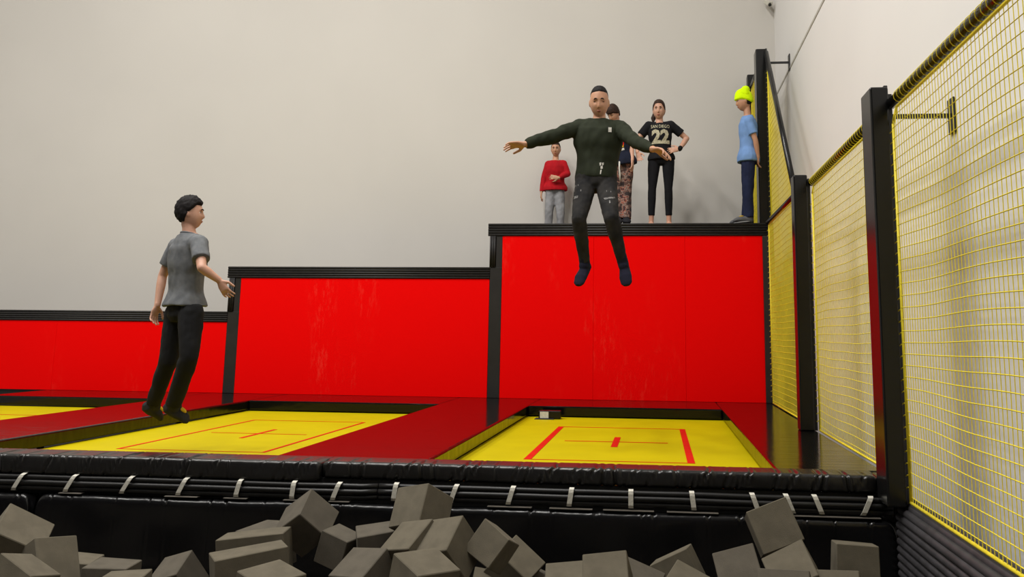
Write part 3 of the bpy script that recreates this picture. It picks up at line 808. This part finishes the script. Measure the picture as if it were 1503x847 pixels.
    def footwear(s, kind, mat, sole=None, accent=None):
        J, k = s.J, s.k
        for sd in 'RL':
            an, kn, to = J['an'+sd], J['kn'+sd], J['to'+sd]
            fd = (to-an).normalized(); wv = fd.cross((kn-an).normalized()).normalized(); hv = wv.cross(fd).normalized()
            g = 0.006 if kind == 'sock' else 0.014
            heel = an - fd*0.03*k - hv*0.04*k; mb = MB()
            loft(mb, [(heel-fd*(0.016*k+g*0.5), wv*0.020*k, hv*0.022*k), (heel+fd*0.01*k, wv*(0.032*k+g), hv*(0.034*k+g)), (heel+fd*0.07*k+hv*0.008*k, wv*(0.036*k+g), hv*(0.036*k+g)),
                      (to-fd*0.07*k-hv*0.018*k, wv*(0.044*k+g), hv*(0.026*k+g)), (to-fd*0.015*k-hv*0.024*k, wv*(0.038*k+g), hv*(0.017*k+g*0.6)), (to+fd*0.008-hv*0.028*k, wv*0.024*k, hv*0.012*k)], 18)
            up = kn.lerp(an, 0.80 if kind == 'sock' else 0.93)
            mb.chain([an+fd*0.02*k, an, up], [0.036*k+g, 0.037*k+g, 0.038*k+g*0.8])
            o = s.part('sock' if kind == 'sock' else 'shoe', bake(mb, 0.005, 3, 0.0015, seed=2), mat)
            if sole:
                mb = MB(); mb.ellip((heel+to)/2 - hv*(0.032*k+g*0.4), fd*((to-heel).length*0.54), wv*(0.044*k+g), hv*0.010, 20, 6)
                q = mb.build('sole', sole, None, True); keep(q, s.root); q.location = V((0, 0, 0)) - V(s.root.location); 
            if accent:
                mb = MB(); mb.ellip(heel.lerp(to, 0.55) + hv*(0.030*k+g*0.8), fd*0.03, wv*0.018, hv*0.010, 12, 6); s.part('lace_patch', mb, accent)

def decal(p, name, target, polys, mat, off=0.003, sub=3):
    """flat print laid onto a garment: polys are lists of points (x, z) seen from the front (-y)"""
    bv = BVHTree.FromPolygons([target.matrix_basis @ v.co + V(p.root.location) for v in target.data.vertices], [tuple(f.vertices) for f in target.data.polygons])
    bm = bmesh.new()
    for pl in polys:
        vs2 = [bm.verts.new((x, 0, z)) for x, z in pl]; bm.faces.new(vs2)
    if sub:
        bmesh.ops.triangulate(bm, faces=bm.faces[:])
        bmesh.ops.subdivide_edges(bm, edges=bm.edges[:], cuts=sub, use_grid_fill=True)
    y0 = p.J['neck'].y - 1.5; last = None
    for v in bm.verts:
        h = bv.ray_cast(V((v.co.x, y0, v.co.z)), V((0, 1, 0)))
        if h[0] is not None: v.co = h[0] + V((0, -off, 0))
        else: v.co.y = p.J['neck'].y
    me = bpy.data.meshes.new(name); bm.to_mesh(me); bm.free()
    return p.part(name, me, mat)
def text_decal(p, target, txt, cx, cz, width, height, mat, name='lettering', bold=0.006, sub=2):
    cu = bpy.data.curves.new('t', 'FONT'); cu.body = txt; cu.align_x = 'CENTER'; cu.align_y = 'CENTER'; cu.offset = bold; cu.resolution_u = 2
    to = bpy.data.objects.new('t', cu); COL.objects.link(to)
    dg = bpy.context.evaluated_depsgraph_get(); dg.update(); me = bpy.data.meshes.new_from_object(to.evaluated_get(dg))
    bpy.data.objects.remove(to)
    xs = [v.co.x for v in me.vertices]; ys = [v.co.y for v in me.vertices]
    sx, sz = width/(max(xs)-min(xs)), height/(max(ys)-min(ys)); mx, my = (max(xs)+min(xs))/2, (max(ys)+min(ys))/2
    polys = [[(cx+(me.vertices[i].co.x-mx)*sx, cz+(me.vertices[i].co.y-my)*sz) for i in f.vertices] for f in me.polygons]
    return decal(p, name, target, polys, mat, 0.006, sub)

for nm, c, rg in (('eye_white', (0.7, 0.66, 0.62), 0.3), ('iris_brown', (0.03, 0.015, 0.008), 0.25), ('lash', (0.015, 0.01, 0.008), 0.7),
                  ('lip_a', (0.27, 0.085, 0.055), 0.5), ('lip_b', (0.36, 0.10, 0.075), 0.5)):
    M[nm] = new_mat(nm, c, rg, var=0.05)
def cloth(nm, c, rough=0.9, var=0.12, sc=14, **kw):
    M[nm] = new_mat(nm, c, rough, spec=0.2, var=var, var_scale=sc, bump=0.25, bump_scale=kw.pop('bs', 120), bump_dist=0.002, **kw)
cloth('green_knit', (0.018, 0.022, 0.012)); cloth('black_denim', (0.011, 0.011, 0.012), color2=(0.028, 0.026, 0.024), sc=10)
cloth('navy_sock', (0.010, 0.010, 0.022)); cloth('white_print', (0.55, 0.53, 0.48)); cloth('denim_pale', (0.16, 0.155, 0.15), var=0.5, sc=60)
cloth('grey_tee', (0.105, 0.110, 0.118), color2=(0.145, 0.15, 0.155), sc=20); cloth('black_sweat', (0.010, 0.010, 0.011))
cloth('dark_sock', (0.020, 0.020, 0.022)); cloth('yellow_patch', (0.55, 0.36, 0.02))
cloth('red_knit', (0.38, 0.006, 0.012)); cloth('grey_sweat', (0.25, 0.25, 0.26)); cloth('dark_shoe', (0.014, 0.014, 0.018))
cloth('black_tee', (0.008, 0.008, 0.010)); cloth('legging', (0.007, 0.007, 0.009), bs=300); cloth('gold_print', (0.42, 0.39, 0.28), var=0.3, sc=60)
cloth('navy_tee', (0.010, 0.013, 0.028)); cloth('print_orange', (0.7, 0.16, 0.01)); cloth('print_red', (0.6, 0.015, 0.01)); cloth('print_yellow', (0.75, 0.45, 0.02))
cloth('blue_tee', (0.165, 0.29, 0.56), var=0.06); cloth('navy_trouser', (0.012, 0.017, 0.048)); cloth('neon_knit', (0.66, 0.95, 0.0), var=0.06, bs=160)
cloth('grey_shoe', (0.10, 0.10, 0.105)); cloth('white_sole', (0.4, 0.4, 0.4)); cloth('watch', (0.006, 0.006, 0.006))
M['hair_dark'] = new_mat('hair_dark', (0.006, 0.004, 0.004), 0.75, spec=0.25, var=0.3, var_scale=60, bump=0.5, bump_scale=150, bump_stretch=(1, 1, 0.2), bump_dist=0.004)
M['hair_brown'] = new_mat('hair_brown', (0.028, 0.012, 0.007), 0.7, spec=0.3, var=0.4, var_scale=50, bump=0.5, bump_scale=130, bump_stretch=(1, 1, 0.2), bump_dist=0.004)
def camo():
    mt = bpy.data.materials.new('camo_cloth'); mt.use_nodes = True; nt = mt.node_tree; b2 = nt.nodes['Principled BSDF']
    b2.inputs['Roughness'].default_value = 0.9; b2.inputs['Specular IOR Level'].default_value = 0.2
    tc = nt.nodes.new('ShaderNodeTexCoord'); n = nt.nodes.new('ShaderNodeTexNoise'); n.inputs['Scale'].default_value = 17; n.inputs['Detail'].default_value = 3
    nt.links.new(tc.outputs['Object'], n.inputs['Vector']); r = nt.nodes.new('ShaderNodeValToRGB'); r.color_ramp.interpolation = 'CONSTANT'
    e = r.color_ramp.elements; e[0].position = 0; e[0].color = (0.03, 0.022, 0.022, 1); e[1].position = 0.43; e[1].color = (0.10, 0.055, 0.045, 1)
    for ps, c in ((0.52, (0.22, 0.165, 0.14, 1)), (0.575, (0.26, 0.065, 0.035, 1)), (0.61, (0.05, 0.03, 0.03, 1))):
        q = e.new(ps); q.color = c
    nt.links.new(n.outputs['Fac'], r.inputs['Fac']); nt.links.new(r.outputs['Color'], b2.inputs['Base Color']); return mt
M['camo'] = camo()
skin('warm', (0.48, 0.25, 0.15)); skin('tan', (0.46, 0.235, 0.14)); skin('fair', (0.53, 0.29, 0.20))

def zone(x0, y0, k, Y):
    return lambda zx, zy, dy=0.0: at(x0+zx*k, y0+zy*k, Y+dy)

# --- man in the green sweater, in mid-air over the right trampoline
z = zone(730, 110, 300/794., 7.0)
J = dict(head=z(396, 107), neck=z(397, 174, 0.03), shR=z(316, 203, 0.02), shL=z(476, 207, 0.02), elR=z(214, 240, -0.14), wrR=z(108, 270, -0.22),
         elL=z(533, 260, -0.24), wrL=z(606, 289, -0.42), hipR=z(346, 415), hipL=z(421, 415), knR=z(317, 562, -0.26), knL=z(443, 556, -0.26),
         anR=z(340, 735, -0.10), anL=z(489, 735, -0.14), toR=z(312, 806, -0.22), toL=z(500, 806, -0.26))
p = Person('man in dark green sweater and ripped black jeans jumping with arms spread', J, 0.262, 1.02, (0.03, -1, -0.20), SKIN['warm'], chest=1.13)
p.body(((-1, 0.05, 0.0), (0.1, -0.5, -1), 1.05, -1, 0.22, 0.13), ((0.75, -0.5, -0.25), (-0.3, -0.3, -1), 1.05, 1, 0.3, 0.14))
p.face('hair_dark', 'lip_a', 'iris_brown', False, 1.0)
p.hair('hair_dark', lambda az, z2: z2 - (0.66 - 0.10*min(1, az/1.2) if az < 1.2 else 0.56 - 0.55*min(1, (az-1.2)/1.0)), lambda az, z2: 0.012 + 0.018*max(0, (z2-0.4)/0.6), 0.006, 1)
p.shirt('green_knit', 'long', hem=0.03, inf=0.022, fold=0.011, seed=3, flare=-0.012)
p.trousers('black_denim', 0.96, (0.094, 0.080, 0.060, 0.056, 0.042), 0.006, 5)
p.footwear('sock', 'navy_sock')
c = z(440, 224); w2 = 0.013
decal(p, 'chest_patch', p.shirt_o, [[(c.x-w2, c.z-0.020), (c.x+w2, c.z-0.020), (c.x+w2, c.z+0.020), (c.x-w2, c.z+0.020)]], 'white_print', 0.004)
def blob(p, target, name, zf, pts, mat):
    decal(p, name, target, [[(zf(a, b2).x, zf(a, b2).z) for a, b2 in q] for q in pts], mat, 0.004, 2)
blob(p, p.shirt_o, 'hem_print', z, [[(400, 352), (407, 350), (406, 362), (401, 363)], [(409, 352), (417, 350), (416, 360), (411, 362)], [(404, 366), (412, 362), (413, 374), (405, 376)], [(404, 380), (409, 378), (406, 396), (402, 396)]], 'white_print')
blob(p, p.trous_o, 'ripped_patch', z, [[(296, 484), (322, 484), (322, 493), (300, 496)], [(418, 494), (460, 488), (463, 494), (424, 501)], [(300, 436), (303, 436), (303, 443), (300, 443)], [(308, 437), (311, 437), (311, 443), (308, 443)], [(318, 436), (321, 436), (321, 442), (318, 442)],
      [(330, 458), (333, 458), (333, 466), (330, 466)], [(304, 458), (306, 458), (306, 464), (304, 464)], [(428, 462), (430, 462), (431, 469), (428, 469)], [(444, 463), (446, 463), (447, 470), (444, 470)], [(440, 505), (444, 504), (446, 516), (441, 517)]], 'denim_pale')

# --- boy in the grey shirt, in mid-air over the left trampoline
z = zone(180, 270, 200/458., 5.95)
J = dict(head=z(228, 100), neck=z(226, 165), shR=z(258, 203, -0.12), shL=z(178, 210, 0.12), elR=z(266, 282, -0.24), wrR=z(325, 325, -0.16),
         elL=z(134, 310, 0.14), wrL=z(117, 408, 0.08), hipR=z(232, 425, -0.07), hipL=z(184, 425, 0.07), knR=z(222, 585, -0.12), knL=z(154, 592, 0.05),
         anR=z(170, 745, 0.0), anL=z(102, 742, 0.15), toR=z(226, 790, 0.06), toL=z(140, 782, 0.25))
p = Person('boy in grey T-shirt and black trousers hopping above the left trampoline', J, 0.222, 0.86, (0.92, 0.36, 0.10), SKIN['fair'])
p.body(((0.55, 0.1, -0.9), (0.1, 1.0, 0.2), 0.86, 1, 0.25, 0.12), ((-0.25, -0.05, -1), (0.8, -0.3, -0.2), 0.86, -1, 0.3, 0.12))
p.face('hair_dark', 'lip_b', 'iris_brown', True, 0.8)
p.hair('hair_dark', lambda az, z2: z2 - (0.50 if az < 0.9 else (0.50 - 0.30*(az-0.9)/0.5 if az < 1.4 else (0.20 - 0.72*min(1, (az-1.4)/0.8)))), lambda az, z2: 0.045 + 0.06*max(0, z2), 0.035, 4)
p.shirt('grey_tee', 'short', hem=0.05, inf=0.026, fold=0.010, seed=8, flare=0.022)
p.trousers('black_sweat', 0.98, (0.104, 0.094, 0.074, 0.070, 0.062), 0.006, 6, top=0.2)
p.footwear('shoe', 'dark_sock', None, 'yellow_patch')

# --- girl on the high platform
def plant(J, Y, toe, spread=None):
    for sd in 'RL':
        a = J['an'+sd]; a = at_x(a, Y); J['an'+sd] = V((a[0], Y, TALL+0.085)); J['to'+sd] = V((a[0], Y, TALL+0.062)) + V(toe)
def at_x(a, Y): return (a.x, Y)
z = zone(880, 130, 150/605., 11.0)
J = dict(head=z(352, 129), neck=z(354, 205), shR=z(293, 220), shL=z(420, 217), elR=z(222, 305, -0.02), wrR=z(224, 378, -0.10), elL=z(516, 296, 0.04), wrL=z(474, 358, -0.10),
         hipR=z(325, 420), hipL=z(407, 420), knR=z(311, 592, -0.02), knL=z(408, 592, -0.02), anR=z(306, 776), anL=z(411, 776))
plant(J, 11.0, (0.0, -0.19, 0.0))
p = Person('girl in black shirt with SAN DIEGO 22 lettering and black leggings on the platform', J, 0.255, 0.94, (-0.10, -1, -0.03), SKIN['fair'], 0.006, 0.92)
p.body(((0.35, -0.2, -1), (-0.2, -0.6, 0.3), 0.92, -1, 0.3, 0.12), ((-1, -0.15, -0.15), (0.0, 1, -0.2), 0.92, -1, 0.2, 0.08))
p.face('hair_brown', 'lip_b', 'iris_brown', True, 1.1)
def pony(mb):
    a = p.hl(0.05, -0.46, 0.10); mb.chain([a, p.hl(0.20, -0.56, -0.05), p.hl(0.33, -0.45, -0.30), p.hl(0.34, -0.38, -0.52)], [0.045, 0.042, 0.032, 0.012])
p.hair('hair_brown', lambda az, z2: z2 - (0.60 if az < 0.6 else (0.60 - 0.62*(az-0.6)/0.8 if az < 1.4 else (-0.02 - 0.5*min(1, (az-1.4)/0.8)))), lambda az, z2: 0.03 + 0.03*max(0, z2), 0.008, 6, extra=pony)
p.shirt('black_tee', 'short', hem=-0.02, inf=0.012, fold=0.004, seed=11)
p.trousers('legging', 0.80, (0.090, 0.080, 0.056, 0.056, 0.046), 0.002, 6, inf=0.006, name='leggings')
c = z(359, 233); text_decal(p, p.shirt_o, 'SAN DIEGO', c.x, c.z, 0.235, 0.046, 'gold_print')
c = z(361, 294); text_decal(p, p.shirt_o, '22', c.x, c.z, 0.225, 0.185, 'gold_print', 'number_print', 0.05, 4)
a, b2 = J['elL'], J['wrL']; dd = (b2-a).normalized(); mb = MB(); mb.capsule(a.lerp(b2, 0.90), 0.031, a.lerp(b2, 1.0), 0.030); p.part('wristwatch', mb, 'watch')

# --- boy in camouflage trousers, half hidden behind the man
z = zone(880, 130, 150/605., 10.9)
J = dict(head=z(82, 150), neck=z(95, 215), shR=z(42, 245), shL=z(160, 245), elR=z(22, 345), wrR=z(30, 430, -0.05), elL=z(188, 345, 0.0), wrL=z(194, 425, -0.10),
         hipR=z(108, 440), hipL=z(160, 440), knR=z(108, 605, -0.02), knL=z(158, 605, -0.03), anR=z(112, 770), anL=z(160, 770))
plant(J, 10.75, (0.02, -0.19, 0.0))
p = Person('boy in navy printed T-shirt and camouflage trousers half hidden behind the jumping man', J, 0.225, 0.88, (-0.50, -0.72, -0.60), SKIN['fair'], 0.006)
p.body(((-0.05, -0.1, -1), (0.8, 0.3, 0), 0.88, -1, 0.25, 0.10), ((0.05, -0.1, -1), (-0.8, 0.3, 0), 0.88, 1, 0.25, 0.10))
p.face('hair_brown', 'lip_b', 'iris_brown')
p.hair('hair_brown', lambda az, z2: z2 - (0.28 if az < 0.8 else (0.28 - 0.26*(az-0.8)/0.6 if az < 1.4 else (0.02 - 0.5*min(1, (az-1.4)/0.8)))), lambda az, z2: 0.05 + 0.04*max(0, z2), 0.012, 9)
p.shirt('navy_tee', 'short', hem=-0.08, inf=0.02, fold=0.006, seed=21)
p.trousers('camo', 0.97, (0.106, 0.096, 0.078, 0.076, 0.068), 0.007, 16)
p.footwear('shoe', 'dark_shoe', 'white_sole')
blob(p, p.shirt_o, 'shirt_print', z, [[(112, 335), (128, 318), (146, 330), (144, 352), (120, 360)]], 'print_red')
blob(p, p.shirt_o, 'shirt_print', z, [[(110, 312), (122, 306), (130, 318), (116, 330)]], 'white_print')
blob(p, p.shirt_o, 'shirt_print', z, [[(126, 344), (146, 340), (144, 356), (128, 360)]], 'print_yellow')
blob(p, p.shirt_o, 'shirt_print', z, [[(104, 372), (146, 360), (150, 372), (124, 380), (108, 398)]], 'white_print')
mb = MB(); a = z(118, 432, -0.13); mb.tube([a, z(117, 470, -0.14), z(121, 510, -0.14), z(122, 545, -0.13)], 0.011, 6); p.part('drawstring', mb, 'white_print')

# --- small boy in red
z = zone(780, 110, 100/368., 11.72)
J = dict(head=z(132, 402), neck=z(130, 462), shR=z(92, 484), shL=z(173, 480), elR=z(67, 562), wrR=z(54, 632, -0.04), elL=z(196, 535, -0.02), wrL=z(148, 556, -0.16),
         hipR=z(108, 618), hipL=z(150, 618), knR=z(95, 740, -0.04), knL=z(156, 740, -0.04), anR=z(92, 850), anL=z(160, 850))
plant(J, 11.70, (0.0, -0.18, 0.0))
p = Person('small boy in red long-sleeved top and grey trousers standing against the wall', J, 0.215, 0.80, (0.0, -1, -0.08), SKIN['warm'], 0.006)
p.body(((-0.05, -0.1, -1), (0.8, 0.2, 0), 0.8, -1, 0.25, 0.10), ((-1, -0.05, 0.12), (0, 1, -0.1), 0.8, 1, 0.15, 0.12))
p.face('hair_brown', 'lip_b', 'iris_brown')
p.hair('hair_brown', lambda az, z2: z2 - (0.52 if az < 0.9 else (0.52 - 0.35*(az-0.9)/0.5 if az < 1.4 else (0.17 - 0.6*min(1, (az-1.4)/0.8)))), 0.02, 0.006, 12)
p.shirt('red_knit', 'long', hem=-0.06, inf=0.014, fold=0.005, seed=31)
p.trousers('grey_sweat', 1.0, (0.100, 0.090, 0.072, 0.068, 0.058), 0.008, 26)
p.footwear('sock', 'dark_sock')

# --- boy with the neon beanie
z = zone(1050, 40, 200/529., 10.60)
J = dict(head=z(110, 288), neck=z(126, 345), shL=z(131, 366, -0.13), shR=z(131, 366, 0.13), elL=z(156, 440, -0.15), wrL=z(166, 505, -0.12), elR=z(158, 446, 0.15), wrR=z(160, 512, 0.05),
         hipL=z(128, 512, -0.07), hipR=z(128, 512, 0.07), knL=z(124, 625, -0.08), knR=z(128, 625, 0.08), anL=z(130, 735), anR=z(128, 735))
J['anL'] = V((J['anL'].x, 10.54, TALL+0.085)); J['anR'] = V((J['anR'].x-0.02, 10.70, TALL+0.085))
J['toL'] = J['anL'] + V((-0.19, -0.03, -0.023)); J['toR'] = J['anR'] + V((-0.19, 0.02, -0.023))
p = Person('boy in neon yellow beanie, light blue T-shirt and navy trousers leaning on the post', J, 0.240, 0.84, (-1, -0.12, -0.12), SKIN['tan'], 0.006)
p.body(((0.0, -0.5, -1), (1, 0, 0), 0.84, 1, 0.3, 0.08), ((0.0, 0.5, -1), (1, 0, 0), 0.84, -1, 0.3, 0.08))
p.face('hair_dark', 'lip_b', 'iris_brown')
p.hair('hair_dark', lambda az, z2: (z2 - (0.3 if az < 1.3 else (0.3 - 0.75*min(1, (az-1.3)/0.6)))), 0.02, 0.004, 14)
def peak(mb):
    mb.chain([p.hl(0, -0.06, 0.40), p.hl(0, -0.17, 0.58), p.hl(0, -0.26, 0.70)], [0.092, 0.056, 0.012])
p.hair('neon_knit', lambda az, z2: z2 - (0.16 if az < 1.2 else 0.16 - 0.36*min(1, (az-1.2)/1.2)), lambda az, z2: 0.075 + 0.10*max(0, z2)**2, 0.006, 15, 'beanie', peak)
p.shirt('blue_tee', 'short', hem=-0.08, inf=0.020, fold=0.005, seed=41)
p.trousers('navy_trouser', 1.0, (0.104, 0.094, 0.080, 0.076, 0.066), 0.005, 36)
p.footwear('shoe', 'grey_shoe', 'white_sole', 'yellow_patch')
